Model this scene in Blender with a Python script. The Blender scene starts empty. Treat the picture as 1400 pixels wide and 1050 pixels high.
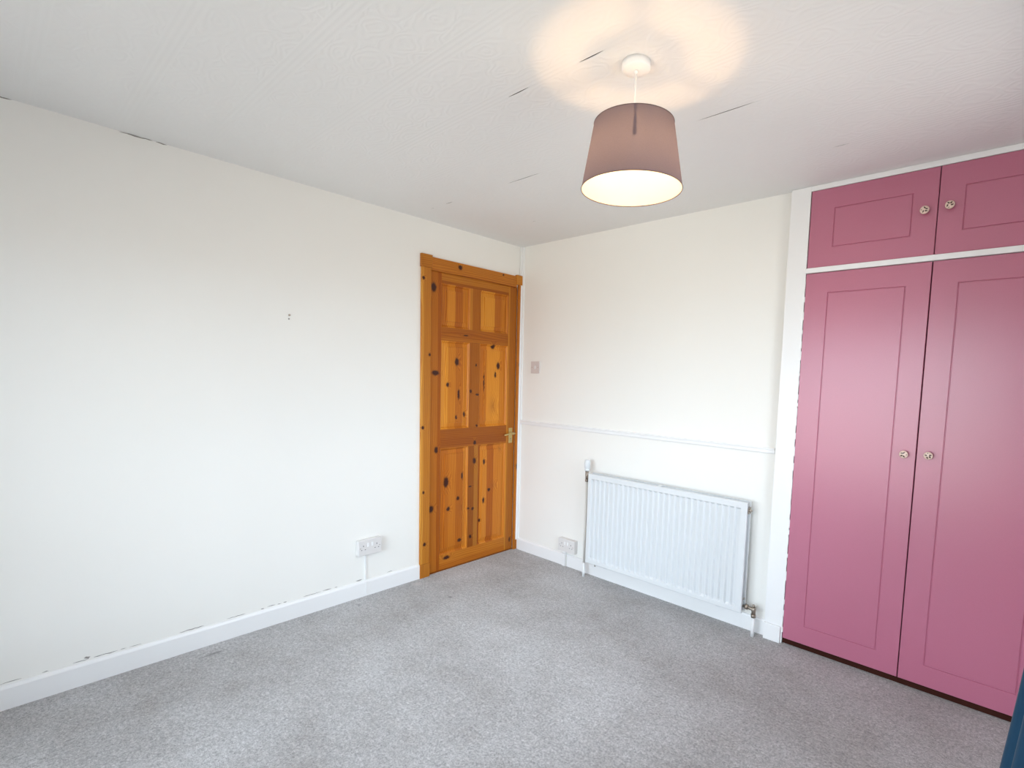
import bpy, bmesh, math, random
from mathutils import Vector, Matrix
random.seed(4)
scn = bpy.context.scene
COL = scn.collection
PI = math.pi

# ------------------------------------------------------------ camera
F, YAW, PIT, ROL = 701.17, 0.716919, -0.082559, 0.0298067
CX, CY, CZ, SX, SY = 2.84869, -2.72682, 1.34603, 72.13, 48.45
fw = Vector((-math.sin(YAW)*math.cos(PIT), math.cos(YAW)*math.cos(PIT), math.sin(PIT)))
rt = Vector((math.cos(YAW), math.sin(YAW), 0))
up = rt.cross(fw)
r2 = rt*math.cos(ROL) + up*math.sin(ROL)
u2 = up*math.cos(ROL) - rt*math.sin(ROL)
cd = bpy.data.cameras.new('camera')
cam = bpy.data.objects.new('camera', cd); COL.objects.link(cam)
M = Matrix((r2, u2, -fw)).transposed().to_4x4()
M.translation = Vector((CX, CY, CZ)); cam.matrix_world = M
cd.sensor_width = 36; cd.lens = F/1400*36
cd.shift_x = -SX/1400; cd.shift_y = SY/1400
cd.clip_start = 0.02
scn.camera = cam

# ------------------------------------------------------------ light and exposure
H = 2.3            # ceiling height
XR = 3.12          # right wall
YR = -3.50         # rear wall
WY0, WY1, WZ0, WZ1 = -1.88, -0.46, 0.85, 2.12   # window opening in the right wall
RX0, RX1, RZ0, RZ1 = 0.45, 2.90, 0.25, 1.92     # opening for the added rear window, widened for fill light
scn.view_settings.view_transform = 'Standard'
scn.view_settings.look = 'None'
scn.view_settings.gamma = 1.0
scn.view_settings.use_curve_mapping = False
scn.view_settings.exposure = 1.60
world = bpy.data.worlds.new('sky'); scn.world = world
world.use_nodes = True
bg = world.node_tree.nodes['Background']
bg.inputs[1].default_value = 3.4
_w = world.node_tree       # overcast sky above the horizon, duller ground below it
_g = _w.nodes.new('ShaderNodeTexCoord'); _s = _w.nodes.new('ShaderNodeSeparateXYZ'); _r = _w.nodes.new('ShaderNodeValToRGB')
_m = _w.nodes.new('ShaderNodeMath'); _m.operation = 'MULTIPLY_ADD'; _m.inputs[1].default_value = .5; _m.inputs[2].default_value = .5
_w.links.new(_g.outputs['Generated'], _s.inputs[0]); _w.links.new(_s.outputs[2], _m.inputs[0]); _w.links.new(_m.outputs[0], _r.inputs[0])
_w.links.new(_r.outputs[0], bg.inputs[0])
_r.color_ramp.elements[0].position = .485; _r.color_ramp.elements[0].color = (.40, .385, .35, 1)
_r.color_ramp.elements[1].position = .53; _r.color_ramp.elements[1].color = (.76, .885, 1.0, 1)
def portal(name, loc, rot, sx, sy):
    l = bpy.data.lights.new(name, 'AREA'); l.shape = 'RECTANGLE'; l.size = sx; l.size_y = sy
    l.cycles.is_portal = True
    o = bpy.data.objects.new(name, l); o.location = loc; o.rotation_euler = rot; COL.objects.link(o)
portal('window_portal', (XR+.14, (WY0+WY1)/2, (WZ0+WZ1)/2), (0, PI/2, 0), WZ1-WZ0, WY1-WY0)
portal('window_portal', ((RX0+RX1)/2, YR-.14, (RZ0+RZ1)/2), (PI/2, 0, 0), RX1-RX0, RZ1-RZ0)
BULB_STRENGTH = 135.0

# ------------------------------------------------------------ node helpers
def mat(name, rough=.6, base=(.8, .8, .8), metal=0, spec=.5):
    m = bpy.data.materials.new(name); m.use_nodes = True
    b = m.node_tree.nodes['Principled BSDF']
    b.inputs['Base Color'].default_value = (*base, 1)
    b.inputs['Roughness'].default_value = rough
    b.inputs['Metallic'].default_value = metal
    b.inputs['Specular IOR Level'].default_value = spec
    return m, m.node_tree, b
class NT:
    def __init__(s, nt): s.nt = nt
    def n(s, t, **k):
        nd = s.nt.nodes.new(t)
        for a, v in k.items(): setattr(nd, a, v)
        return nd
    def link(s, a, b): s.nt.links.new(a, b)
    def put(s, sock, v):
        if hasattr(v, 'is_linked') or isinstance(v, bpy.types.NodeSocket): s.link(v, sock)
        else: sock.default_value = v
    def m(s, op, a, b=0.0, c=None, clamp=False):
        nd = s.n('ShaderNodeMath', operation=op); nd.use_clamp = clamp
        s.put(nd.inputs[0], a); s.put(nd.inputs[1], b)
        if c is not None: s.put(nd.inputs[2], c)
        return nd.outputs[0]
    def v(s, op, a, b=(0, 0, 0)):
        nd = s.n('ShaderNodeVectorMath', operation=op)
        s.put(nd.inputs[0], a); s.put(nd.inputs[1], b)
        return nd.outputs['Value'] if op in ('LENGTH', 'DOT_PRODUCT', 'DISTANCE') else nd.outputs[0]
    def noise(s, vec, scale, detail=3, rough=.5):
        nd = s.n('ShaderNodeTexNoise'); s.put(nd.inputs['Vector'], vec)
        nd.inputs['Scale'].default_value = scale; nd.inputs['Detail'].default_value = detail
        nd.inputs['Roughness'].default_value = rough
        return nd.outputs[0]
    def ramp(s, fac, stops):
        nd = s.n('ShaderNodeValToRGB'); s.put(nd.inputs[0], fac)
        cr = nd.color_ramp
        while len(cr.elements) < len(stops): cr.elements.new(.5)
        for e, (p, c) in zip(cr.elements, stops): e.position = p; e.color = (*c, 1)
        return nd.outputs[0]
    def mix(s, fac, a, b, mode='MIX'):
        nd = s.n('ShaderNodeMix', data_type='RGBA', blend_type=mode)
        s.put(nd.inputs[0], fac)
        s.put(nd.inputs[6], (*a, 1) if isinstance(a, tuple) else a)
        s.put(nd.inputs[7], (*b, 1) if isinstance(b, tuple) else b)
        return nd.outputs[2]
    def pos(s): return s.n('ShaderNodeNewGeometry').outputs['Position']
    def bump(s, b, h, strength=.3, dist=.002):
        nd = s.n('ShaderNodeBump'); nd.inputs['Strength'].default_value = strength
        nd.inputs['Distance'].default_value = dist
        s.put(nd.inputs['Height'], h); s.link(nd.outputs[0], b.inputs['Normal'])

def painted(name, base, rough, bscale=60, bstr=.15, bdist=.001, var=.03, spec=.5):
    m, nt, b = mat(name, rough, base, spec=spec); t = NT(nt); p = t.pos()
    n = t.noise(p, 3.0, 3)
    dark = tuple(c*(1-var) for c in base)
    t.link(t.mix(n, dark, base), b.inputs['Base Color'])
    t.bump(b, t.noise(p, bscale, 4), bstr, bdist)
    return m

WALL = painted('wall_paint', (.905, .893, .853), .75, 220, .25, .0008, .02)
WHITE = painted('white_gloss_paint', (.89, .89, .89), .34, 40, .08, .0006, .02)
ENAMEL = painted('radiator_enamel', (.73, .75, .765), .30, 90, .04, .0005, .01)
PLASTIC = painted('cream_white_plastic', (.76, .735, .72), .35, 80, .03, .0004, .02)
SWITCHP = painted('aged_switch_plastic', (.70, .63, .61), .4, 80, .03, .0004, .02)
PIPEP = painted('cream_pipe_paint', (.72, .69, .64), .45, 70, .1, .0006, .06)
HOLE, _, _ = mat('socket_hole', .8, (.10, .09, .10))
CHIP = painted('bare_plaster_chip', (.40, .38, .36), .9, 300, .4, .001, .4)
DARK = painted('dark_gap', (.05, .035, .03), .8, 50, .1, .001, .2)
PLINTH = painted('dark_stained_plinth', (.055, .014, .008), .7, 60, .2, .001, .5, .12)
BRASS, nt, b = mat('brushed_brass', .35, (.60, .45, .17), 1.0)
t = NT(nt); t.link(t.mix(t.noise(t.pos(), 90, 4), (.46, .35, .13), (.72, .58, .28)), b.inputs['Base Color'])
VALVE, nt, b = mat('tarnished_valve_metal', .4, (.35, .30, .24), .9)
t = NT(nt); t.link(t.mix(t.noise(t.pos(), 120, 4), (.20, .15, .11), (.55, .50, .44)), b.inputs['Base Color'])

def ceiling_mat():
    m, nt, b = mat('embossed_ceiling_paper', .7, (.84, .84, .835)); t = NT(nt); p = t.pos()
    sp = t.n('ShaderNodeSeparateXYZ'); t.link(p, sp.inputs[0])
    x, y = sp.outputs[0], sp.outputs[1]
    # repeating bands that run along x: line groups between rows of scrolls
    per = .27
    yy = t.m('FRACT', t.m('DIVIDE', t.m('ADD', y, 10.0), per))
    band = t.m('SUBTRACT', 1.0, t.m('MULTIPLY', t.m('ABSOLUTE', t.m('SUBTRACT', yy, .5)), 9.0), clamp=True)
    lines = t.m('MULTIPLY', t.m('SINE', t.m('MULTIPLY', yy, 95.0)), t.m('GREATER_THAN', band, .05))
    sc = t.n('ShaderNodeTexVoronoi'); sc.feature = 'F1'; sc.inputs['Scale'].default_value = 1
    sc.inputs['Randomness'].default_value = .35
    nz = t.n('ShaderNodeTexNoise'); t.link(p, nz.inputs['Vector']); nz.inputs['Scale'].default_value = 9
    off = t.v('MULTIPLY', t.v('SUBTRACT', nz.outputs[1], (.5, .5, .5)), (.9, .9, .9))
    t.link(t.v('ADD', t.v('MULTIPLY', p, (6.4, 11.1, 1)), off), sc.inputs['Vector'])
    scroll = t.m('SINE', t.m('MULTIPLY', sc.outputs['Distance'], 34.0))
    scroll = t.m('MULTIPLY', scroll, t.m('LESS_THAN', band, .05))
    h = t.m('ADD', t.m('ADD', t.m('MULTIPLY', lines, .8), t.m('MULTIPLY', scroll, .8)), t.m('MULTIPLY', t.noise(p, 260, 3), 1.0))
    t.bump(b, h, .28, .0010)
    t.link(t.mix(t.noise(p, 1.7, 3), (.82, .825, .82), (.86, .86, .855)), b.inputs['Base Color'])
    return m
CEIL = ceiling_mat()

def carpet_mat():
    m, nt, b = mat('grey_carpet', 1.0, (.4, .38, .37), spec=.1); t = NT(nt); p = t.pos()
    fine = t.noise(p, 330, 3, .7); mid = t.noise(p, 110, 3, .65)
    big = t.noise(t.v('ADD', p, (3.1, 1.7, 0)), 2.2, 5, .6); pat = t.noise(t.v('ADD', p, (.4, 7.7, 0)), 7.0, 4, .55)
    base = t.ramp(big, [(.34, (.335, .315, .305)), (.50, (.405, .390, .386)), (.66, (.49, .482, .485))])
    base = t.mix(t.m('MULTIPLY', t.ramp(pat, [(.35, (0, 0, 0)), (.70, (1, 1, 1))]), .55), base, (.465, .458, .465))
    g = t.m('ADD', t.m('MULTIPLY', fine, .45), t.m('ADD', t.m('MULTIPLY', mid, .37), t.m('MULTIPLY', t.noise(p, 45, 3, .6), .18)))
    k = t.ramp(g, [(.36, (.36, .36, .36)), (.5, (.95, .95, .95)), (.64, (1.68, 1.68, 1.68))])
    c = t.mix(1.0, base, k, 'MULTIPLY')
    # pale worn spots and small dark burns
    for (x, y, rx, ry, col, s) in SPOTS:
        d = t.v('LENGTH', t.v('MULTIPLY', t.v('SUBTRACT', p, (x, y, 0)), (1/rx, 1/ry, 0)))
        d = t.m('ADD', d, t.m('MULTIPLY', t.m('SUBTRACT', pat, .5), 1.2))
        f = t.m('MULTIPLY', t.m('SUBTRACT', 1.3, d, clamp=True), s)
        c = t.mix(f, c, col)
    t.link(c, b.inputs['Base Color'])
    b.inputs['Sheen Weight'].default_value = .25; b.inputs['Sheen Roughness'].default_value = .6
    t.bump(b, t.m('ADD', g, t.m('MULTIPLY', pat, .6)), .8, .006)
    return m
SPOTS = [(1.965, -1.78, .035, .028, (.56, .54, .52), .8), (.075, -.93, .03, .03, (.52, .48, .46), .7),
         (.38, -.90, .012, .012, (.12, .11, .11), .6), (.10, -1.33, .02, .012, (.16, .15, .15), .6),
         (.11, -2.05, .012, .05, (.13, .12, .12), .7)]
CARPET = carpet_mat()

# ------------------------------------------------------------ mesh helpers
def finish(name, bm, m, parent=None, bevel=0, smooth=False, loc=None, seg=2):
    bmesh.ops.recalc_face_normals(bm, faces=bm.faces[:])
    me = bpy.data.meshes.new(name); bm.to_mesh(me); bm.free()
    for x in (m if isinstance(m, list) else [m]): me.materials.append(x)
    o = bpy.data.objects.new(name, me); COL.objects.link(o)
    if loc is not None: o.location = loc
    if parent is not None: o.parent = parent
    if smooth:
        for pl in me.polygons: pl.use_smooth = True
    if bevel:
        bv = o.modifiers.new('bevel', 'BEVEL'); bv.width = bevel; bv.segments = seg; bv.limit_method = 'ANGLE'
        bv.angle_limit = math.radians(40)
    return o
def box(bm, x0, x1, y0, y1, z0, z1, mi=0):
    v = [bm.verts.new((x, y, z)) for x in (x0, x1) for y in (y0, y1) for z in (z0, z1)]
    for q in ((0, 1, 3, 2), (4, 6, 7, 5), (0, 4, 5, 1), (2, 3, 7, 6), (0, 2, 6, 4), (1, 5, 7, 3)):
        f = bm.faces.new([v[i] for i in q]); f.material_index = mi
def boxes(name, bs, m, parent=None, bevel=0, loc=None):
    bm = bmesh.new()
    for b_ in bs: box(bm, *b_)
    return finish(name, bm, m, parent, bevel, loc=loc)
def lathe(bm, prof, c=(0, 0, 0), axis='Z', n=32, mi=0, cap=True):
    rings = []
    for r, h in prof:
        ring = []
        for i in range(n):
            a = 2*PI*i/n; p = (r*math.cos(a), r*math.sin(a), h)
            if axis == 'Y': p = (p[0], -p[2], p[1])
            if axis == 'X': p = (p[2], p[0], p[1])
            ring.append(bm.verts.new((c[0]+p[0], c[1]+p[1], c[2]+p[2])))
        rings.append(ring)
    for a, b_ in zip(rings, rings[1:]):
        for i in range(n):
            f = bm.faces.new((a[i], a[(i+1) % n], b_[(i+1) % n], b_[i])); f.material_index = mi; f.smooth = True
    if cap:
        for r_ in (rings[0], rings[-1]):
            f = bm.faces.new(r_); f.material_index = mi
def tube(bm, pts, r, n=14, mi=0, flat=None):
    pts = [Vector(p) for p in pts]; rings = []
    for i, p in enumerate(pts):
        d = (pts[min(i+1, len(pts)-1)] - pts[max(i-1, 0)]).normalized()
        a = d.cross(Vector((0, 0, 1)))
        if a.length < .05: a = d.cross(Vector((0, 1, 0)))
        a.normalize(); b_ = d.cross(a)
        rr = r[i] if isinstance(r, (list, tuple)) else r
        rings.append([bm.verts.new(p + a*rr*math.cos(2*PI*k/n) + b_*rr*math.sin(2*PI*k/n)) for k in range(n)])
    for a, b_ in zip(rings, rings[1:]):
        for i in range(n):
            f = bm.faces.new((a[i], a[(i+1) % n], b_[(i+1) % n], b_[i])); f.smooth = True; f.material_index = mi
    for r_ in (rings[0], rings[-1]):
        f = bm.faces.new(r_); f.material_index = mi
def extrude_profile(bm, prof, axis, a, b_):
    """prof: list of 2-D points; axis 'X' -> prof=(y,z), 'Y' -> prof=(x,z)"""
    def P(p, t_): return (t_, p[0], p[1]) if axis == 'X' else (p[0], t_, p[1])
    A = [bm.verts.new(P(p, a)) for p in prof]; B = [bm.verts.new(P(p, b_)) for p in prof]
    n = len(prof)
    for i in range(n): bm.faces.new((A[i], A[(i+1) % n], B[(i+1) % n], B[i]))
    bm.faces.new(A); bm.faces.new(B)
def empty(name, loc=(0, 0, 0)):
    o = bpy.data.objects.new(name, None); o.location = loc; o.empty_display_size = .1; COL.objects.link(o); return o
def thing(o, label, cat, group=None):
    o['label'] = label; o['category'] = cat
    if group: o['group'] = group
    return o
def struct(o, label=None):
    o['kind'] = 'structure'
    if label: o['label'] = label
    return o
def child(o, parent):       # parent already placed by translation only
    o.parent = parent; o.location = Vector(o.location) - Vector(parent.location); return o

# ------------------------------------------------------------ shell
WX = 1.955       # where the fitted wardrobe starts
DO0, DO1, DOZ = -.808, -.034, 2.004     # door opening in the left wall
struct(boxes('floor', [(-.16, XR+.2, YR-.2, .75, -.12, 0)], CARPET), 'grey mottled short-pile carpet covering the whole floor')
struct(boxes('wall_left', [(-.20, -.06, YR-.2, .2, 0, H), (-.06, 0, YR-.2, DO0, 0, H), (-.06, 0, DO1, .0, 0, H),
                           (-.06, 0, DO0, DO1, DOZ, H)], WALL), 'plain white wall on the left, holding the pine door')
struct(boxes('wall_back', [(0, WX, 0, .12, 0, H), (WX-.08, WX, .12, .75, 0, H), (WX, XR+.2, .62, .75, 0, H)], WALL),
       'white wall with the radiator and dado rail')
struct(boxes('wall_right', [(XR, XR+.2, YR-.2, WY0, 0, H), (XR, XR+.2, WY1, .62, 0, H),
                            (XR, XR+.2, WY0, WY1, 0, WZ0), (XR, XR+.2, WY0, WY1, WZ1, H)], WALL))
struct(boxes('wall_rear', [(0, RX0, YR-.2, YR, 0, H), (RX1, XR, YR-.2, YR, 0, H),
                           (RX0, RX1, YR-.2, YR, 0, RZ0), (RX0, RX1, YR-.2, YR, RZ1, H)], WALL))
ceil = struct(boxes('ceiling', [(-.20, XR+.2, YR-.2, .75, H+.0045, H+.12)], DARK), 'white embossed paper ceiling with lifting seams')
# the paper hangs below the slab in strips .54 wide that run along x; seams open where the photo shows them
SEAMS = [YR, -3.10, -2.56, -2.02, -1.481, -.940, -.415, 0.0]
CR = {-1.481: [(1.773, 1.873), (1.455, 1.563)], -.940: [(1.885, 2.13), (.85, 1.105), (.20, .245)],
      -.415: [(2.215, 2.295), (.50, .56)]}
CR[-.940] += [(.34, .42)]
def gap(x, yseam, side):
    g = .00002
    for (a, b_) in CR.get(yseam, []):
        if a < x < b_:
            u = (x-a)/(b_-a); g = max(g, .0042*math.sin(PI*u)**.6*(1 if side > 0 else .25)*min(1, .4+(b_-a)/.15))
    return g
for i in range(len(SEAMS)-1):
    y0, y1 = SEAMS[i], SEAMS[i+1]; bm = bmesh.new(); rows = []
    xs = [XR*k/380 for k in range(381)]
    for x in xs:
        ga = gap(x, y0, 1) if i else 0; gb = gap(x, y1, -1) if y1 < 0 else 0
        dr = 0
        pts = [(y0+ga, H), (y0+.02, H), (y1-.02, H), (y1-gb, H-dr)]
        rows.append([bm.verts.new((x, y, z)) for y, z in pts] + [bm.verts.new((x, y, z+.0012)) for y, z in reversed(pts)])
    for a, b_ in zip(rows, rows[1:]):
        for k in range(8): bm.faces.new((a[k], a[(k+1) % 8], b_[(k+1) % 8], b_[k]))
    bm.faces.new(rows[0]); bm.faces.new(rows[-1])
    finish('paper_strip', bm, CEIL, ceil)

# cracks where the ceiling meets the left wall
def flecks(name, items, parent, m=CHIP):
    """items: list of (along0, along1, level, thick) polygons lying on the left wall"""
    bm = bmesh.new()
    for (a, b_, z, th, x) in items:
        n = max(3, int(abs(b_-a)/.012)); top = []; bot = []
        for k in range(n+1):
            y = a + (b_-a)*k/n; e = math.sin(PI*k/n)**.5 if 0 < k < n else 0
            w = th*e*random.uniform(.5, 1.2); j = random.uniform(-.3, .3)*th
            top.append((y, z+w/2+j)); bot.append((y, z-w/2+j))
        ring = top + bot[-2:0:-1]
        A = [bm.verts.new((x, y, zz)) for y, zz in ring]; B = [bm.verts.new((x-.004, y, zz)) for y, zz in ring]
        bm.faces.new(A)
        for k in range(len(ring)): bm.faces.new((A[k], A[(k+1) % len(ring)], B[(k+1) % len(ring)], B[k]))
    o = finish(name, bm, m, parent); o['kind'] = 'stuff'; o['label'] = 'dark flecks where paint and filler have cracked away'; return o
wl = bpy.data.objects['wall_left']
flecks('ceiling_joint_crack', [(-2.30, -2.19, 2.2975, .005, .0012), (-2.18, -2.14, 2.2975, .004, .0012),
                               (-2.66, -2.60, 2.2975, .004, .0012)], wl)
items = []
y = -2.72
while y < -1.42:
    L = random.uniform(.015, .10)
    if random.random() < .72: items.append((y, y+L, .1015 + random.uniform(-.001, .002), random.uniform(.0018, .0042), .0012))
    y += L + random.uniform(.005, .03)
items += [(-2.482, -2.462, .110, .008, .0012), (-1.30, -1.26, .103, .006, .0012), (-1.10, -1.06, .103, .003, .0012)]
flecks('cracked_filler', items, wl)

# skirting boards
def skirt_prof(h, d, s): return [(0, 0), (s*d, 0), (s*d, h-.012), (s*d*.75, h-.004), (s*d*.45, h), (0, h)]
bm = bmesh.new(); extrude_profile(bm, skirt_prof(.095, .013, 1), 'Y', YR, -.873)
struct(finish('baseboard_left', bm, WHITE), 'white painted skirting board along the left wall')
bm = bmesh.new(); extrude_profile(bm, skirt_prof(.088, .013, -1), 'X', .034, 1.943)
sk = struct(finish('baseboard_back', bm, WHITE), 'white painted skirting board below the radiator')
bm = bmesh.new(); extrude_profile(bm, skirt_prof(.095, .013, 1), 'X', 0.02, XR-.013)
o = struct(finish('baseboard_rear', bm, WHITE)); o.location.y = YR
bm = bmesh.new(); extrude_profile(bm, skirt_prof(.095, .013, -1), 'Y', YR+.014, -.05)
o = struct(finish('baseboard_right', bm, WHITE)); o.location.x = XR
# dado rail
bm = bmesh.new()
extrude_profile(bm, [(0, .978), (-.006, .978), (-.009, .983), (-.009, .998), (-.013, 1.001), (-.013, 1.006), (-.008, 1.009), (0, 1.010)], 'X', .034, 1.935)
struct(finish('trim_1', bm, WHITE), 'thin white dado rail across the wall above the radiator')
# cable trunking in the corner
struct(boxes('trim_2', [(.002, .018, -.022, 0, 0, H-.001), (.018, .034, -.010, 0, 0, H-.001)], WHITE, bevel=.0015),
       'narrow white trunking running up the corner beside the door')

# ------------------------------------------------------------ pine door
KN = []   # knots as (y, z, ry, rz, strength)
def K(y, z, ry, rz, s=1.0): KN.append((y, z, ry, rz))
for a in [(-.861,1.939,.008,.010),(-.812,1.463,.009,.011),(-.773,1.896,.019,.029),(-.754,1.348,.026,.016),(-.580,2.050,.015,.014),
          (-.197,2.064,.008,.007),(-.510,1.607,.020,.005),(-.581,1.426,.015,.026),(-.654,1.272,.011,.014),(-.563,1.205,.008,.034),
          (-.582,1.050,.007,.014),(-.513,1.068,.012,.017),(-.419,1.411,.006,.010),(-.463,1.228,.010,.012),(-.404,1.204,.014,.006),
          (-.259,1.548,.017,.015),(-.211,1.413,.014,.024),(-.237,1.348,.008,.020),(-.342,1.290,.004,.062),(-.016,1.428,.011,.013),
          (-.860,.995,.009,.011),(-.744,.838,.013,.020),(-.852,.571,.007,.010),(-.782,.445,.020,.021),(-.841,.223,.011,.012),
          (-.653,.084,.026,.011),(-.659,.610,.018,.034),(-.524,.638,.007,.025),(-.559,.483,.013,.014),(-.638,.421,.014,.015),
          (-.423,.732,.014,.021),(-.457,.552,.012,.005),(-.432,.389,.009,.010),(-.470,.396,.009,.008),(-.450,.189,.012,.012),
          (-.542,.182,.016,.011),(-.330,.716,.009,.018),(-.279,.503,.012,.011),(-.330,.431,.009,.020),(-.361,.287,.007,.012),
          (-.026,.650,.006,.019),(-.068,.082,.008,.019),(-.407,.984,.007,.010),(-.421,.863,.012,.014)]: K(*a)
RINGS = [(-.257,1.120,.022,.045),(-.243,.531,.020,.024),(-.535,.420,.018,.05),(-.180,.80,.012,.02)]

def pine(name, vertical):
    m, nt, b = mat(name, .40, spec=.22); t = NT(nt); p = t.pos()
    oi = t.n('ShaderNodeObjectInfo')
    sp = t.n('ShaderNodeSeparateXYZ'); t.link(p, sp.inputs[0])
    ac = sp.outputs[1] if vertical else sp.outputs[2]       # across the grain
    al = sp.outputs[2] if vertical else sp.outputs[1]       # along the grain
    seed = t.m('MULTIPLY', oi.outputs['Random'], 37.0)
    knot = None; ring = None
    nzk = t.n('ShaderNodeTexNoise'); t.link(p, nzk.inputs['Vector']); nzk.inputs['Scale'].default_value = 55; nzk.inputs['Detail'].default_value = 3
    kp = t.v('ADD', p, t.v('MULTIPLY', t.v('SUBTRACT', nzk.outputs[1], (.5, .5, .5)), (.014, .014, .014)))
    for (y, z, ry, rz) in KN + RINGS:
        d = t.v('LENGTH', t.v('MULTIPLY', t.v('SUBTRACT', kp, (0, y, z)), (0, 1/ry, 1/rz)))
        halo = t.m('SUBTRACT', 1.0, t.m('MULTIPLY', d, .36), clamp=True)
        ring = halo if ring is None else t.m('MAXIMUM', ring, halo)
        if (y, z, ry, rz) in RINGS: continue
        core = t.m('MULTIPLY', t.m('SUBTRACT', 1.35, d, clamp=True), 1.6, clamp=True)
        knot = core if knot is None else t.m('MAXIMUM', knot, core)
    cb = t.n('ShaderNodeCombineXYZ')
    t.put(cb.inputs[0], t.m('MULTIPLY', ac, 1.0)); t.put(cb.inputs[1], t.m('MULTIPLY', al, .10)); t.put(cb.inputs[2], seed)
    wob = t.noise(cb.outputs[0], 9, 2)
    acw = t.m('ADD', ac, t.m('ADD', t.m('MULTIPLY', wob, .07), t.m('MULTIPLY', ring, .035)))
    g = t.m('SINE', t.m('MULTIPLY', t.m('ADD', acw, seed), 560.0))
    g = t.m('ADD', t.m('MULTIPLY', g, .5), .5)
    cb2 = t.n('ShaderNodeCombineXYZ')
    t.put(cb2.inputs[0], t.m('MULTIPLY', acw, 240.0)); t.put(cb2.inputs[1], t.m('MULTIPLY', al, 6.0)); t.put(cb2.inputs[2], seed)
    fib = t.noise(cb2.outputs[0], 1, 3)
    # glued staves of different tone
    st = t.m('FLOOR', t.m('DIVIDE', t.m('ADD', t.m('ADD', ac, t.m('MULTIPLY', wob, .012)), t.m('MULTIPLY', seed, .013)), .062))
    wn = t.n('ShaderNodeTexWhiteNoise', noise_dimensions='2D')
    cb3 = t.n('ShaderNodeCombineXYZ'); t.put(cb3.inputs[0], st); t.put(cb3.inputs[1], seed); t.link(cb3.outputs[0], wn.inputs[0])
    tone = t.m('ADD', t.m('MULTIPLY', wn.outputs[0], .55), t.m('ADD', t.m('MULTIPLY', g, .26), t.m('MULTIPLY', fib, .30)))
    c = t.ramp(tone, [(.15, (.68, .295, .032)), (.50, (.53, .180, .012)), (.95, (.31, .070, .004))])
    c = t.mix(1.0, c, oi.outputs['Color'], 'MULTIPLY')
    c = t.mix(t.m('MULTIPLY', t.m('POWER', ring, 2.2), .55), c, (.30, .085, .012))
    c = t.mix(knot, c, (.050, .013, .007))
    t.link(c, b.inputs['Base Color'])
    b.inputs['Coat Weight'].default_value = .10; b.inputs['Coat Roughness'].default_value = .25
    t.bump(b, t.m('ADD', t.m('MULTIPLY', fib, .7), t.m('MULTIPLY', g, .3)), .15, .0006)
    return m
PV, PH = pine('pine_upright_grain', True), pine('pine_level_grain', False)
def rects(bm, mp, rs, back=None, mi=0):
    """rs: successive rectangles (a0,a1,b0,b1,depth) from the outside in; the last is filled; back closes the solid"""
    def ring(r): return [bm.verts.new(mp(a, b_, r[4])) for a, b_ in ((r[0], r[2]), (r[1], r[2]), (r[1], r[3]), (r[0], r[3]))]
    R_ = [ring(r) for r in rs]
    if back is not None:
        r = rs[0]; R_.insert(0, ring((r[0], r[1], r[2], r[3], back)))
        bm.faces.new(R_[0]).material_index = mi
    for A, B in zip(R_, R_[1:]):
        for k in range(4): bm.faces.new((A[k], A[(k+1) % 4], B[(k+1) % 4], B[k])).material_index = mi
    bm.faces.new(R_[-1]).material_index = mi
def inset(r, i, d): return (r[0]+i, r[1]-i, r[2]+i, r[3]-i, d)

door = empty('door_1', (0, -.421, 0)); door['kind'] = 'structure'
door['label'] = 'varnished knotty pine door with six raised panels'
def dpart(name, bs, m, tint=(1, 1, 1), bevel=.0015, label=None):
    o = boxes(name, bs, m, None, bevel); child(o, door); o.parent = door; o.color = (*tint, 1)
    if label: o['label'] = label
    return o
LX = (-.044, -.002)      # leaf thickness
YL, YRT = -.803, -.041   # leaf edges
ST1, ST2, MU0, MU1 = -.712, -.122, -.477, -.387
Z = [.008, .112, .842, .972, 1.562, 1.650, 1.932, 1.999]
dpart('stile', [(*LX, YL, ST1, Z[0], Z[7])], PV, (.70, .52, .36), label='darker orange hinge stile with big knots')
dpart('stile', [(*LX, ST2, YRT, Z[0], Z[7])], PV, (.90, .92, .95))
for (a, b_), tn in zip(((0, 1), (2, 3), (4, 5), (6, 7)), ((.88, .78, .8), (.72, .60, .60), (.80, .72, .72), (.80, .74, .75))):
    dpart('rail', [(*LX, ST1, ST2, Z[a], Z[b_])], PH, tn)
for (a, b_), tn in zip(((1, 2), (3, 4), (5, 6)), ((.66, .58, .62), (.72, .62, .62), (.78, .70, .7))):
    dpart('muntin', [(*LX, MU0, MU1, Z[a], Z[b_])], PV, tn)
for (a, b_), tns in zip(((1, 2), (3, 4), (5, 6)), (((.98, .86, .85), (1.0, .86, .85)), ((1.10, 1.05, 1.0), (1.12, 1.05, 1.0)), ((1.05, 1.0, 1.0), (1.05, 1.02, 1.0)))):
    for (y0, y1), tn in zip(((ST1, MU0), (MU1, ST2)), tns):
        r = (y0, y1, Z[a], Z[b_], -.003); bm = bmesh.new()
        rects(bm, lambda a_, c_, d_: (d_, a_, c_),
              [r, inset(r, .002, -.005), inset(r, .006, -.0065), inset(r, .011, -.013), inset(r, .013, -.016), inset(r, .040, -.0105), inset(r, .041, -.0065)], back=-.035)
        o = finish('panel', bm, PV); child(o, door); o.color = (*tn, 1)
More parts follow.
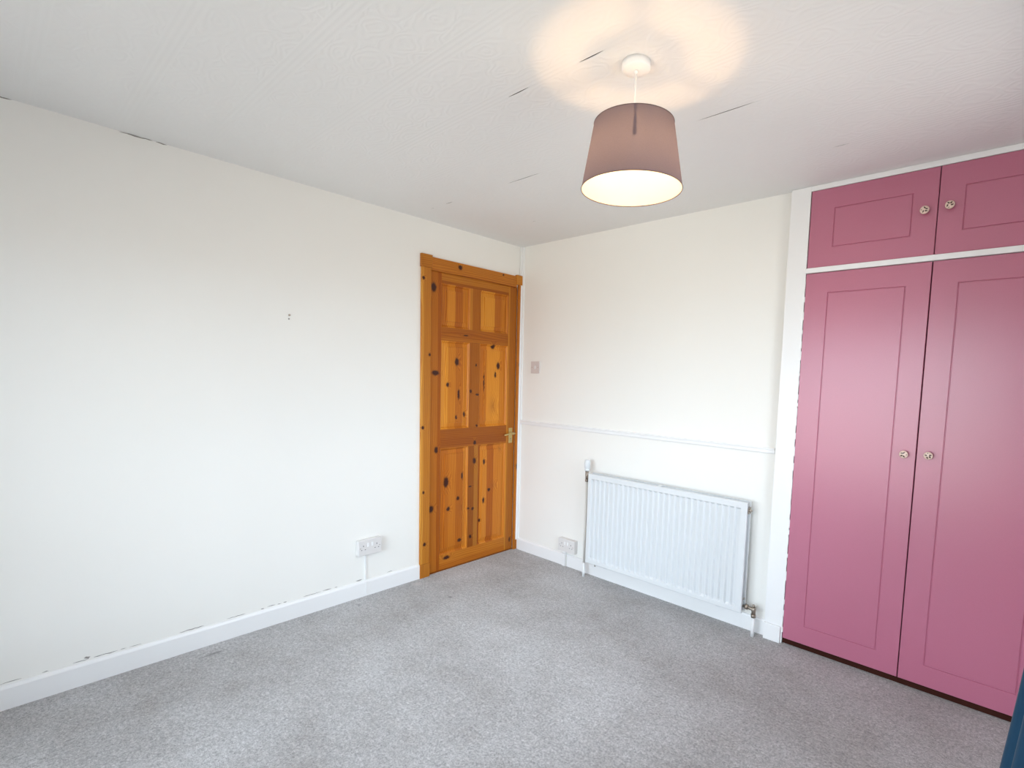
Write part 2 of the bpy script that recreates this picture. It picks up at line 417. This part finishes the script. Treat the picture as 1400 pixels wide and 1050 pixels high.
# lever handle on its backplate
h = boxes('handle', [(-.002, .002, -.099, -.063, .836, .950)], BRASS, None, .0015); child(h, door)
h['label'] = 'small brass lever handle on a rectangular backplate'
bm = bmesh.new()
lathe(bm, [(.013, .002), (.013, .008), (.009, .010), (.009, .040)], c=(0, -.081, .910), axis='X', n=20)
tube(bm, [(.038, -.075, .910), (.042, -.090, .911), (.043, -.110, .912), (.043, -.135, .910), (.041, -.160, .906), (.039, -.176, .902)], [.008, .0075, .0065, .006, .0065, .006], 12)
o = finish('lever', bm, BRASS, h)
bm = bmesh.new(); lathe(bm, [(.006, .002), (.006, .0035), (.004, .0038)], c=(0, -.081, .868), axis='X', n=14)
box(bm, .002, .0032, -.0825, -.0795, .850, .868)
finish('keyhole', bm, VALVE, h)
# frame around the leaf

dpart('architrave', [(0, .017, -.872, -.803, .092, 2.008)], PV, (.98, 1.06, 1.6), .003)
dpart('architrave', [(0, .017, -.803, -.060, 1.997, 2.079)], PH, (1.06, 1.14, 1.7), .003)
dpart('architrave', [(0, .017, -.040, -.001, .075, 2.018)], PV, (.80, .66, .6), .003)
dpart('corner_block', [(0, .021, -.877, -.797, 2.008, 2.088)], PH, (.92, .98, 1.4), .002)
dpart('corner_block', [(0, .021, -.066, -.001, 2.018, 2.088)], PH, (.96, 1.0, 1.4), .002)
dpart('plinth_block', [(0, .020, -.873, -.801, 0, .092)], PV, (.92, 1.0, 1.5), .002)
dpart('plinth_block', [(0, .019, -.039, -.001, 0, .075)], PV, (.92, .95, 1.2), .002)
dpart('threshold', [(-.058, -.001, DO0, DO1, 0, .006)], PH, (.5, .4, .4), 0)

# ------------------------------------------------------------ fitted wardrobe
def pink():
    m, nt, b = mat('pink_satin_paint', .31, spec=.95); t = NT(nt); p = t.pos()
    c = t.mix(t.noise(p, 2.0, 3), (.455, .132, .212), (.495, .146, .232))
    fine = t.noise(p, 260, 2, .6)
    c = t.mix(t.m('MULTIPLY', t.m('SUBTRACT', fine, .35), .25), c, (.30, .075, .15))
    t.link(c, b.inputs['Base Color'])
    t.bump(b, t.m('ADD', t.noise(p, 420, 3), t.m('MULTIPLY', t.noise(p, 25, 2), .8)), .08, .0006)
    return m
PINK = pink()
CREAM = painted('cream_glazed_china', (.80, .62, .52), .25, 200, .08, .0005, .08)
LEAF = painted('dark_olive_leaf_print', (.085, .045, .035), .3, 80, .05, .0005, .3)
GILT = painted('knob_gilt_rim', (.42, .27, .14), .35, 80, .05, .0005, .2)
W = empty('fitted_wardrobe', (2.55, 0, 0))
thing(W, 'built-in wardrobe with dusky pink panelled doors and white frame at the right', 'wardrobe')
def wpart(name, bs, m, bevel=.001, label=None, parent=W):
    o = boxes(name, bs, m, None, bevel); child(o, parent)
    if label: o['label'] = label
    return o
YF = -.030
wpart('post', [(1.945, 2.037, YF, -.0005, 0, H-.001)], WHITE, .0015, 'white painted upright at the left end')
wpart('post', [(3.057, XR-.001, YF, -.0005, 0, H-.001)], WHITE, .0015)
wpart('top_rail', [(2.037, 3.057, YF, 0, 2.275, H-.001)], WHITE, .001)
wpart('transom', [(2.037, 3.057, YF-.010, 0, 1.884, 1.908)], WHITE, .0015, 'white rail between the upper and lower doors')
wpart('plinth', [(2.037, 3.057, -.016, .004, 0, .030)], PLINTH, .001, 'dark brown kick strip at carpet level')
wpart('skirting_block', [(1.9445, 2.030, YF-.012, YF, 0, .088)], WHITE, .002)
wpart('carcass', [(1.958, 3.115, .50, .515, 0, 2.29), (1.958, 1.972, .0, .50, 0, 2.29), (3.10, 3.115, .0, .50, 0, 2.29),
                  (1.972, 3.10, .02, .50, 1.885, 1.90), (1.972, 3.10, 0.02, .50, .008, .02), (1.972, 3.10, 0.02, .5, 2.27, 2.285)], DARK, 0)
# rough filler edge between post and lower door
bm = bmesh.new(); z = .06; 
while z < 1.86:
    L = random.uniform(.012, .05); w = random.uniform(.0015, .0045)
    box(bm, 2.0365, 2.0365+w, YF+.001, YF+.006, z, z+L); z += L + random.uniform(.004, .05)
o = finish('ragged_paint_edge', bm, WHITE, bevel=.0008); child(o, W); o['kind'] = 'stuff'
def knob_mesh(rot, seed):
    bm = bmesh.new()
    lathe(bm, [(.0095, 0), (.0095, .002), (.0065, .005), (.0060, .011), (.0085, .014)], axis='Y', n=24, mi=2, cap=False)
    lathe(bm, [(.0085, .014), (.0150, .0160), (.0166, .0185), (.0172, .0210)], axis='Y', n=32, mi=2, cap=False)
    lathe(bm, [(.0172, .0210), (.0168, .0235), (.0150, .0255), (.0110, .0270), (.0050, .0278), (.0008, .0280)], axis='Y', n=32, mi=0)
    rnd = random.Random(seed)
    for k in range(5):
        a = rot + 2*PI*k/5 + rnd.uniform(-.2, .2); big = k % 2 == 0 or k == 3
        r = .0085 if big else .0115; l, w = (.0052, .0027) if big else (.0026, .0015)
        cx, cz = r*math.cos(a), r*math.sin(a); ta = a + rnd.uniform(-.5, .9); vs = []
        for j in range(10):
            q = 2*PI*j/10; e = l*math.cos(q), w*math.sin(q)*(1-.35*math.cos(q))
            x = cx + e[0]*math.cos(ta) - e[1]*math.sin(ta); zz = cz + e[0]*math.sin(ta) + e[1]*math.cos(ta)
            rr = math.hypot(x, zz); dep = .0282 - .0035*(rr/.0160)**2.6 + .0004
            vs.append((x, -dep, zz))
        A = [bm.verts.new(v_) for v_ in vs]; B = [bm.verts.new((x, y_+.0022, z_)) for x, y_, z_ in vs]
        f = bm.faces.new(A); f.material_index = 1
        for j in range(10):
            f = bm.faces.new((A[j], A[(j+1) % 10], B[(j+1) % 10], B[j])); f.material_index = 1
    return bm
def wdoor(x0, x1, z0, z1, gm, knob, seed, label):
    r = (x0, x1, z0, z1, YF); bm = bmesh.new()
    gi = (x0+gm[0], x1-gm[1], z0+gm[2], z1-gm[3])
    rects(bm, lambda a, b_, d: (a, d, b_),
          [(x0, x1, z0, z1, YF+.0015), (x0+.0015, x1-.0015, z0+.0015, z1-.0015, YF), (*gi, YF),
           inset((*gi, 0), .002, YF+.0032), inset((*gi, 0), .0036, YF+.0032), inset((*gi, 0), .0058, YF)], back=YF+.019)
    o = finish('door', bm, PINK); child(o, W); o['label'] = label
    k = finish('knob', knob_mesh(seed*1.7, seed), [CREAM, LEAF, GILT], o, loc=(knob[0], YF, knob[1]))
    k['label'] = 'round cream china knob with a painted leaf pattern'
    return o
wdoor(2.041, 2.5465, 1.910, 2.273, (.104, .088, .087, .092), (2.504, 2.097), 1, 'pink upper left cupboard door')
wdoor(2.5495, 3.054, 1.910, 2.273, (.086, .104, .087, .092), (2.590, 2.102), 2, 'pink upper right cupboard door')
wdoor(2.040, 2.5445, .032, 1.882, (.099, .088, .092, .094), (2.503, 1.050), 3, 'pink lower left wardrobe door')
wdoor(2.5485, 3.054, .032, 1.882, (.090, .104, .092, .094), (2.592, 1.055), 4, 'pink lower right wardrobe door')

# ------------------------------------------------------------ radiator
R = empty('radiator', (1.31, -.06, .115))
thing(R, 'white ribbed panel radiator on the wall under the dado rail', 'radiator')
RL, RR, RB, RT = .780, 1.845, .118, .718
YP = -.104
def ribbed(y, sgn):
    bm = bmesh.new(); N = 29; x0 = .8035; pitch = (1.815-x0)/(N-1)
    cols = [(RL+.004, 0)]
    for k in range(N):
        c = x0 + pitch*k + .002
        cols += [(c-.0075, 0 if k == 0 else 1), (c-.0050, 0), (c+.0010, 0), (c+.0105, 1 if k < N-1 else 0)]
    cols += [(RR-.004, 0)]
    D = .0150
    rowsz = [(RT-.004, 0), (RT-.032, 0), (RT-.044, 1), (RB+.040, 1), (RB+.026, 0), (RB+.004, 0)]
    V = [[bm.verts.new((x, y + sgn*D*d*e, z)) for x, d in cols] for z, e in rowsz]
    for a, b_ in zip(V, V[1:]):
        for i in range(len(cols)-1): bm.faces.new((a[i], a[i+1], b_[i+1], b_[i]))
    # rolled rim and back
    rim = [(RL+.004, RT-.004), (RR-.004, RT-.004), (RR-.004, RB+.004), (RL+.004, RB+.004)]
    o1 = [(RL, RT), (RR, RT), (RR, RB), (RL, RB)]
    A = [bm.verts.new((x, y+sgn*0, z)) for x, z in rim]; B = [bm.verts.new((x, y+sgn*.003, z)) for x, z in o1]
    C_ = [bm.verts.new((x, y+sgn*.012, z)) for x, z in o1]
    for P_, Q_ in ((A, B), (B, C_)):
        for k in range(4): bm.faces.new((P_[k], P_[(k+1) % 4], Q_[(k+1) % 4], Q_[k]))
    bm.faces.new(C_)
    bmesh.ops.remove_doubles(bm, verts=bm.verts[:], dist=.0002)
    return bm
o = finish('front_panel', ribbed(YP, 1), ENAMEL, bevel=.0016); child(o, R)
o = finish('back_panel', ribbed(-.042, -1), ENAMEL); child(o, R)
for z in (RT-.045, RB+.045):
    for x in (RL+.022, RR-.022):
        bm = bmesh.new(); lathe(bm, [(.015, .054), (.015, .092)], axis='Y', n=18, c=(x, 0, z))
        child(finish('connector', bm, ENAMEL), R)
for x in (RL+.014, RL+.05, RR-.05, RR-.014):
    o = boxes('convector_fin', [(x-.0008, x+.0008, -.0915, -.0545, RB+.065, RT-.065)], ENAMEL, None); child(o, R)
for x in (.93, 1.70):
    o = boxes('wall_bracket', [(x, x+.028, -.054, -.001, RB+.03, RT-.03), (x, x+.028, -.100, -.04, RB-.004, RB+.004)], ENAMEL, None, .001); child(o, R)
o = boxes('top_clip', [(1.300, 1.318, -.098, -.045, RT-.003, RT+.002)], ENAMEL, None, .001); child(o, R)
bm = bmesh.new(); lathe(bm, [(.009, 0), (.009, .010), (.005, .011), (.005, .017)], c=(RR, -.073, RT-.045), axis='X', n=8)
box(bm, RR, RR+.004, -.090, -.055, RT-.062, RT-.028)
o = finish('air_vent', bm, VALVE); child(o, R); o['label'] = 'small metal bleed vent'
bm = bmesh.new(); lathe(bm, [(.006, 0), (.006, .004)], c=(RR, -.073, RB+.075), axis='X', n=8)
o = finish('blanking_plug', bm, VALVE); child(o, R)
# thermostatic valve
PX = .747
bm = bmesh.new()
tube(bm, [(RL+.004, -.073, .688), (PX, -.073, .688)], .0085, 10)
lathe(bm, [(.0145, 0), (.0145, .014)], c=(PX+.012, -.073, .688), axis='X', n=6)
tube(bm, [(PX, -.073, .660), (PX, -.073, .728)], [.010, .0125], 14)
lathe(bm, [(.0125, 0), (.0125, .016)], c=(PX, -.073, .655), n=6)
v1 = finish('radiator_valve', bm, VALVE); child(v1, R); v1['label'] = 'tarnished valve body at the top left'
bm = bmesh.new()
lathe(bm, [(.013, 0), (.0175, .003), (.0185, .010), (.0185, .014), (.0165, .016), (.0165, .018), (.0185, .020), (.019, .060), (.0175, .072), (.013, .076), (.004, .077)], c=(PX, -.073, .726), n=26)
for k in range(12):
    a = 2*PI*k/12; box(bm, PX+.0188*math.cos(a)-.001, PX+.0188*math.cos(a)+.001, -.073+.0188*math.sin(a)-.001, -.073+.0188*math.sin(a)+.001, .748, .790)
finish('thermostat_head', bm, PLASTIC if False else ENAMEL, v1)
bm = bmesh.new(); tube(bm, [(PX, -.073, .660), (PX-.001, -.072, .40), (PX-.004, -.070, .095)], .0075, 12)
o = finish('pipe', bm, PIPEP); child(o, R); o['label'] = 'cream painted pipe down the left side'
bm = bmesh.new(); tube(bm, [(PX-.004, -.070, .097), (PX-.005, -.070, .0)], .0098, 14)
o = finish('pipe_sleeve', bm, WHITE); child(o, R)
# lockshield valve
QX = 1.898
bm = bmesh.new()
tube(bm, [(RR-.004, -.066, .150), (QX-.012, -.066, .148), (QX, -.066, .146)], [.008, .010, .011], 12)
lathe(bm, [(.0145, 0), (.0145, .016)], c=(RR+.006, -.066, .150), axis='X', n=6)
tube(bm, [(QX, -.066, .160), (QX, -.066, .146), (QX, -.066, .104)], [.0105, .012, .010], 14)
lathe(bm, [(.0138, 0), (.0138, .018)], c=(QX, -.066, .104), n=6)
lathe(bm, [(.007, 0), (.007, .014)], c=(QX, -.066, .158), n=12)
v2 = finish('radiator_valve', bm, VALVE); child(v2, R); v2['label'] = 'tarnished elbow valve at the bottom right'
bm = bmesh.new(); tube(bm, [(QX, -.066, .104), (QX+.001, -.068, .0)], .0098, 14)
o = finish('pipe_sleeve', bm, WHITE); child(o, R)
bm = bmesh.new(); tube(bm, [(.845, -.080, RB-.002), (.845, -.080, .098)], .0035, 8); lathe(bm, [(.006, 0), (.006, .005)], c=(.845, -.080, .108), n=8)
o = finish('drain_screw', bm, VALVE); child(o, R)

# ------------------------------------------------------------ sockets and switch (built facing -y, then turned)
def socket(name, loc, rz, wid, hei, dep, label):
    r = empty(name, loc); r.rotation_euler.z = rz
    thing(r, label, 'socket', 'white double sockets low on the walls')
    w, h_ = wid/2, hei/2
    boxes('back_box', [(-w+.001, w-.001, -dep+.009, -.0005, -h_+.001, h_-.001)], PLASTIC, r, .002)
    boxes('faceplate', [(-w, w, -dep, -dep+.0095, -h_, h_)], PLASTIC, r, .003)
    for sx in (-1, 1):
        boxes('rocker_switch', [(sx*.013-.0055, sx*.013+.0055, -dep-.003, -dep, .004, .028)], WHITE, r, .001)
        for (dx, dz, a, b_) in ((0, .012, .002, .0042), (-.0112, -.011, .0034, .0018), (.0112, -.011, .0034, .0018)):
            cx = sx*.042+dx
            boxes('pin_hole', [(cx-a, cx+a, -dep-.0004, -dep+.001, dz-b_, dz+b_)], HOLE, r)
        bm = bmesh.new(); lathe(bm, [(.0026, 0), (.0026, .0006)], c=(sx*.0605, -dep, 0), axis='Y', n=10)
        finish('screw', bm, VALVE, r)
    return r
s1 = socket('double_socket', (0, -1.2265, .304), PI/2, .146, .093, .034, 'white double socket on the left wall beside the pine door')
s2 = socket('double_socket', (.552, 0, .157), 0, .152, .093, .036, 'white double socket low on the wall between pine door and radiator')
t1 = thing(boxes('cable_conduit', [(.0, .008, -1.2465, -1.2375, .096, .258)], WHITE, None, .001),
           'thin white cable trunking below the left wall socket', 'cable conduit')
bm = bmesh.new(); box(bm, .0135, .0165, -1.2455, -1.2385, .012, .090); 
t1b = finish('conduit_tail', bm, WHITE, t1, bevel=.0005)
t2 = thing(boxes('cable_conduit', [(.502, .530, -.022, -.0132, 0, .088), (.502, .530, -.012, -.0005, .089, .112)], WHITE, None, .0012),
           'short wide white cable trunking below the socket near the radiator', 'cable conduit')
bm = bmesh.new(); box(bm, .536, .541, -.018, -.0135, 0, .086); finish('cable', bm, PIPEP, t2, bevel=.001)
sw = empty('light_switch', (.175, 0, 1.410)); thing(sw, 'square off-white light switch on the wall right of the door', 'light switch')
boxes('faceplate', [(-.043, .043, -.011, -.0005, -.044, .044)], SWITCHP, sw, .002)
boxes('rocker_switch', [(-.006, .006, -.0155, -.011, -.012, .012)], PLASTIC, sw, .001)
for sx in (-1, 1):
    bm = bmesh.new(); lathe(bm, [(.0030, 0), (.0030, .0008)], c=(sx*.030, -.011, 0), axis='Y', n=10); finish('screw', bm, VALVE, sw)
# small screw left in the wall
bm = bmesh.new()
tube(bm, [(-.003, -1.652, 1.622), (.008, -1.652, 1.622)], .0028, 8); lathe(bm, [(.0055, .008), (.0055, .010), (.003, .0115)], c=(0, -1.652, 1.622), axis='X', n=12)
sc_ = thing(finish('wall_screw', bm, VALVE), 'tiny brass-brown screw left in the bare left wall', 'screw')
bm = bmesh.new(); lathe(bm, [(.0045, 0), (.0045, .0008)], c=(0, -1.652, 1.603), axis='X', n=10)
finish('old_screw_hole', bm, CHIP, sc_)

# ------------------------------------------------------------ pendant lamp
LXY = (1.913, -1.373); ZT, ZB = 2.120, 1.927; RTOP, RBOT = .1215, .1545; ZL = 2.016
LP = empty('pendant_lamp', (*LXY, H)); thing(LP, 'lit ceiling pendant with a tapered mauve-grey drum shade', 'lamp')
def lfin(name, bm, m, **k):
    o = finish(name, bm, m, **k); o.location = (0, 0, -H); o.parent = LP; return o
bm = bmesh.new(); lathe(bm, [(.043, H-.0005), (.043, H-.020), (.040, H-.0235), (.012, H-.0245), (.006, H-.0245)], n=40)
lathe(bm, [(.0065, H-.024), (.0065, H-.031), (.0045, H-.034)], n=16)
o = lfin('ceiling_rose', bm, WHITE); o['label'] = 'white round ceiling rose'
bm = bmesh.new(); tube(bm, [(0, 0, H-.030), (.0004, 0, 2.2), (0, 0, 2.085)], .0034, 12)
lfin('cord', bm, WHITE)
bm = bmesh.new(); lathe(bm, [(.006, 2.095), (.013, 2.088), (.0150, 2.062), (.0150, 2.050), (.013, 2.048)], n=24)
lathe(bm, [(.036, 2.072), (.036, 2.069), (.014, 2.069)], n=30)
lfin('lampholder', bm, WHITE)
# shade: single woven sheet between two wired rims
def shade_mat():
    m = bpy.data.materials.new('mauve_shade_fabric'); m.use_nodes = True; nt = m.node_tree; t = NT(nt)
    for x in list(nt.nodes):
        if x.type == 'BSDF_PRINCIPLED': nt.nodes.remove(x)
    out = [x for x in nt.nodes if x.type == 'OUTPUT_MATERIAL'][0]
    p = t.n('ShaderNodeTexCoord').outputs['Object']
    weave = t.noise(t.v('MULTIPLY', p, (1, 1, 6)), 260, 2)
    back = t.n('ShaderNodeNewGeometry').outputs['Backfacing']
    d = t.n('ShaderNodeBsdfDiffuse'); tr = t.n('ShaderNodeBsdfTranslucent')
    outer = t.mix(weave, (.10, .078, .098), (.145, .115, .14))
    t.link(t.mix(back, outer, (.56, .54, .50)), d.inputs[0])
    t.link(t.mix(weave, (.44, .41, .52), (.52, .49, .62)), tr.inputs[0])
    mx = t.n('ShaderNodeMixShader'); mx.inputs[0].default_value = .105
    t.link(d.outputs[0], mx.inputs[1]); t.link(tr.outputs[0], mx.inputs[2]); t.link(mx.outputs[0], out.inputs[0])
    return m
bm = bmesh.new(); lathe(bm, [(RBOT, ZB), (RBOT*.75+RTOP*.25, ZB*.75+ZT*.25), ((RBOT+RTOP)/2, (ZB+ZT)/2), (RTOP, ZT)], n=96, cap=False)
shade = lfin('lamp_shade', bm, shade_mat(), smooth=True); shade['label'] = 'mauve-grey fabric drum shade with a white lining'
RIM, _, _ = mat('shade_rim_tape', .7, (.10, .07, .075))
for r_, z_ in ((RBOT, ZB), (RTOP, ZT)):
    bm = bmesh.new(); n = 96; q = 8
    rr = [[bm.verts.new(((r_+.0012*math.cos(2*PI*j/q))*math.cos(2*PI*i/n), (r_+.0012*math.cos(2*PI*j/q))*math.sin(2*PI*i/n), z_+.0014*math.sin(2*PI*j/q))) for j in range(q)] for i in range(n)]
    for i in range(n):
        for j in range(q): bm.faces.new((rr[i][j], rr[(i+1) % n][j], rr[(i+1) % n][(j+1) % q], rr[i][(j+1) % q]))
    finish('rim', bm, RIM, shade, smooth=True)
acam = math.atan2(CY-LXY[1], CX-LXY[0]) + .02
for k in range(3):
    bm = bmesh.new(); a = acam + 2*PI*k/3; ca, sa = math.cos(a), math.sin(a)
    tube(bm, [(r_*ca, r_*sa, z_) for r_, z_ in ((.034, 2.0705), (.075, 2.092), (RTOP-.008, ZT-.009), (RTOP-.004, ZT-.014), (RTOP-.003, ZT-.05), (RTOP-.001, ZL+.012))], .0045, 8)
    lfin('carrier_arm', bm, WHITE)
BM_, nt, b = mat('lit_bulb', .3, (1, .9, .75)); b.inputs['Emission Color'].default_value = (1.0, .60, .28, 1); b.inputs['Emission Strength'].default_value = BULB_STRENGTH
bm = bmesh.new()
prof = [(.0005, ZL-.016)] + [(.015*math.sin(a), ZL-.001-.015*math.cos(a)) for a in [PI*k/14 for k in range(1, 12)]]
lathe(bm, prof, n=28)
bulb = lfin('bulb', bm, BM_); bulb['label'] = 'glowing warm bulb'
bm = bmesh.new(); lathe(bm, [(.0100, ZL+.0125), (.0105, ZL+.020), (.0105, ZL+.034)], n=20)
finish('bulb_cap', bm, WHITE, bulb)

# ------------------------------------------------------------ windows, curtain
def pane_mat():
    m = bpy.data.materials.new('window_glass'); m.use_nodes = True; nt = m.node_tree; t = NT(nt)
    nt.nodes.remove(nt.nodes['Principled BSDF']); out = nt.nodes['Material Output']
    a = t.n('ShaderNodeBsdfTransparent'); g = t.n('ShaderNodeBsdfGlossy'); g.inputs['Roughness'].default_value = .02
    f = t.n('ShaderNodeFresnel'); f.inputs[0].default_value = 1.4
    mx = t.n('ShaderNodeMixShader'); t.link(f.outputs[0], mx.inputs[0]); t.link(a.outputs[0], mx.inputs[1]); t.link(g.outputs[0], mx.inputs[2])
    t.link(mx.outputs[0], out.inputs[0]); return m
GLASS = pane_mat()
def window(name, loc, rz, w, z0, z1, label):
    r = empty(name, loc); r.rotation_euler.z = rz; r['kind'] = 'structure'; r['label'] = label
    f = .05; w2 = w/2; d0, d1 = .09, .15
    boxes('window_frame', [(-w2+.001, w2-.001, d0, d1, z0+.001, z0+f), (-w2+.001, w2-.001, d0, d1, z1-f, z1-.001), (-w2+.001, -w2+f, d0, d1, z0+f, z1-f),
                           (w2-f, w2-.001, d0, d1, z0+f, z1-f)], WHITE, r, .003)
    boxes('mullion', [(-.025, .025, d0, d1, z0+f, z1-f)], WHITE, r, .003)
    for a, b_ in ((-w2+f, -.025), (.025, w2-f)): boxes('pane', [(a, b_, .118, .122, z0+f, z1-f)], GLASS, r)
    boxes('window_sill', [(-w2-.04, w2+.04, -.05, -.001, z0-.028, z0), (-w2+.001, w2-.001, -.001, .09, z0-.0, z0+.0008)], WHITE, r, .003)
window('window_1', (XR, (WY0+WY1)/2, 0), -PI/2, WY1-WY0, WZ0, WZ1, 'white framed window in the right wall')
window('added_fill_window', ((RX0+RX1)/2, YR, 0), PI, RX1-RX0, RZ0, RZ1, 'unseen white framed window added in the rear wall for fill light')  # unseen window added behind the camera for frontal fill and wardrobe sheen

def curtain_mat():
    m, nt, b = mat('teal_blue_curtain_cloth', .9, spec=.2); t = NT(nt); p = t.n('ShaderNodeTexCoord').outputs['Object']
    c = t.mix(t.noise(t.v('MULTIPLY', p, (1, 1, .15)), 300, 2), (.005, .030, .066), (.009, .046, .092))
    t.link(c, b.inputs['Base Color']); b.inputs['Sheen Weight'].default_value = .1
    t.bump(b, t.noise(p, 500, 2), .2, .0008); return m
CU = empty('curtain', (2.97, -1.90, 0)); thing(CU, 'dark teal-blue curtain hanging at the window, at the right edge', 'curtain')
bm = bmesh.new(); rows = []; NZ, NY = 60, 110
for i in range(NZ+1):
    z = .03 + (2.17-.03)*i/NZ
    fl = .030*(max(0, 1.2-z)/.415)**1.4 if z > .785 else .030 + (.785-z)*.06
    row = []
    for j in range(NY+1):
        u = j/NY; y = -1.745 - (.32)*u
        ph = 2*PI*u*2.5
        cx_ = .5-.5*math.cos(ph + PI) if True else 0
        amp = .105*(1-.25*u)
        wob = .006*math.sin(7*u+3*z)
        x = 2.905 - fl*(.6+.4*cx_) + .0 + amp*(1-cx_) + (wob*(1-cx_))
        row.append(bm.verts.new((x, y, z)))
    rows.append(row)
for a, b_ in zip(rows, rows[1:]):
    for j in range(NY): bm.faces.new((a[j], a[j+1], b_[j+1], b_[j]))
o = finish('cloth', bm, curtain_mat(), smooth=True); sd = o.modifiers.new('s', 'SOLIDIFY'); sd.thickness = .003; sd.offset = 1; child(o, CU)
PO = empty('curtain_pole', (2.955, -1.1, 2.19)); thing(PO, 'slim metal curtain pole above the window, holding the teal curtain', 'curtain pole')
bm = bmesh.new(); tube(bm, [(2.96, -2.28, 2.20), (2.96, -.16, 2.20)], .011, 14)
child(finish('pole', bm, VALVE), PO)
for y in (-2.20, -.20):
    bm = bmesh.new(); tube(bm, [(2.96, y, 2.20), (XR-.004, y, 2.20)], .006, 10); lathe(bm, [(.02, -.006), (.02, 0)], c=(XR-.0005, y, 2.20), axis='X', n=16)
    child(finish('bracket', bm, VALVE), PO)
for y in (-2.30, -.14):
    bm = bmesh.new(); lathe(bm, [(.006, -.02), (.018, -.012), (.02, 0), (.018, .012), (.006, .02)], c=(2.96, y, 2.20), axis='Y', n=16); child(finish('finial', bm, VALVE), PO)
for k in range(7):
    y = -1.80 - .042*k; bm = bmesh.new(); q = 20
    tube(bm, [(2.96+.019*math.cos(2*PI*i/q), y, 2.193+.019*math.sin(2*PI*i/q)) for i in range(q)] + [(2.979, y, 2.193)], .002, 6); child(finish('ring', bm, VALVE), PO)
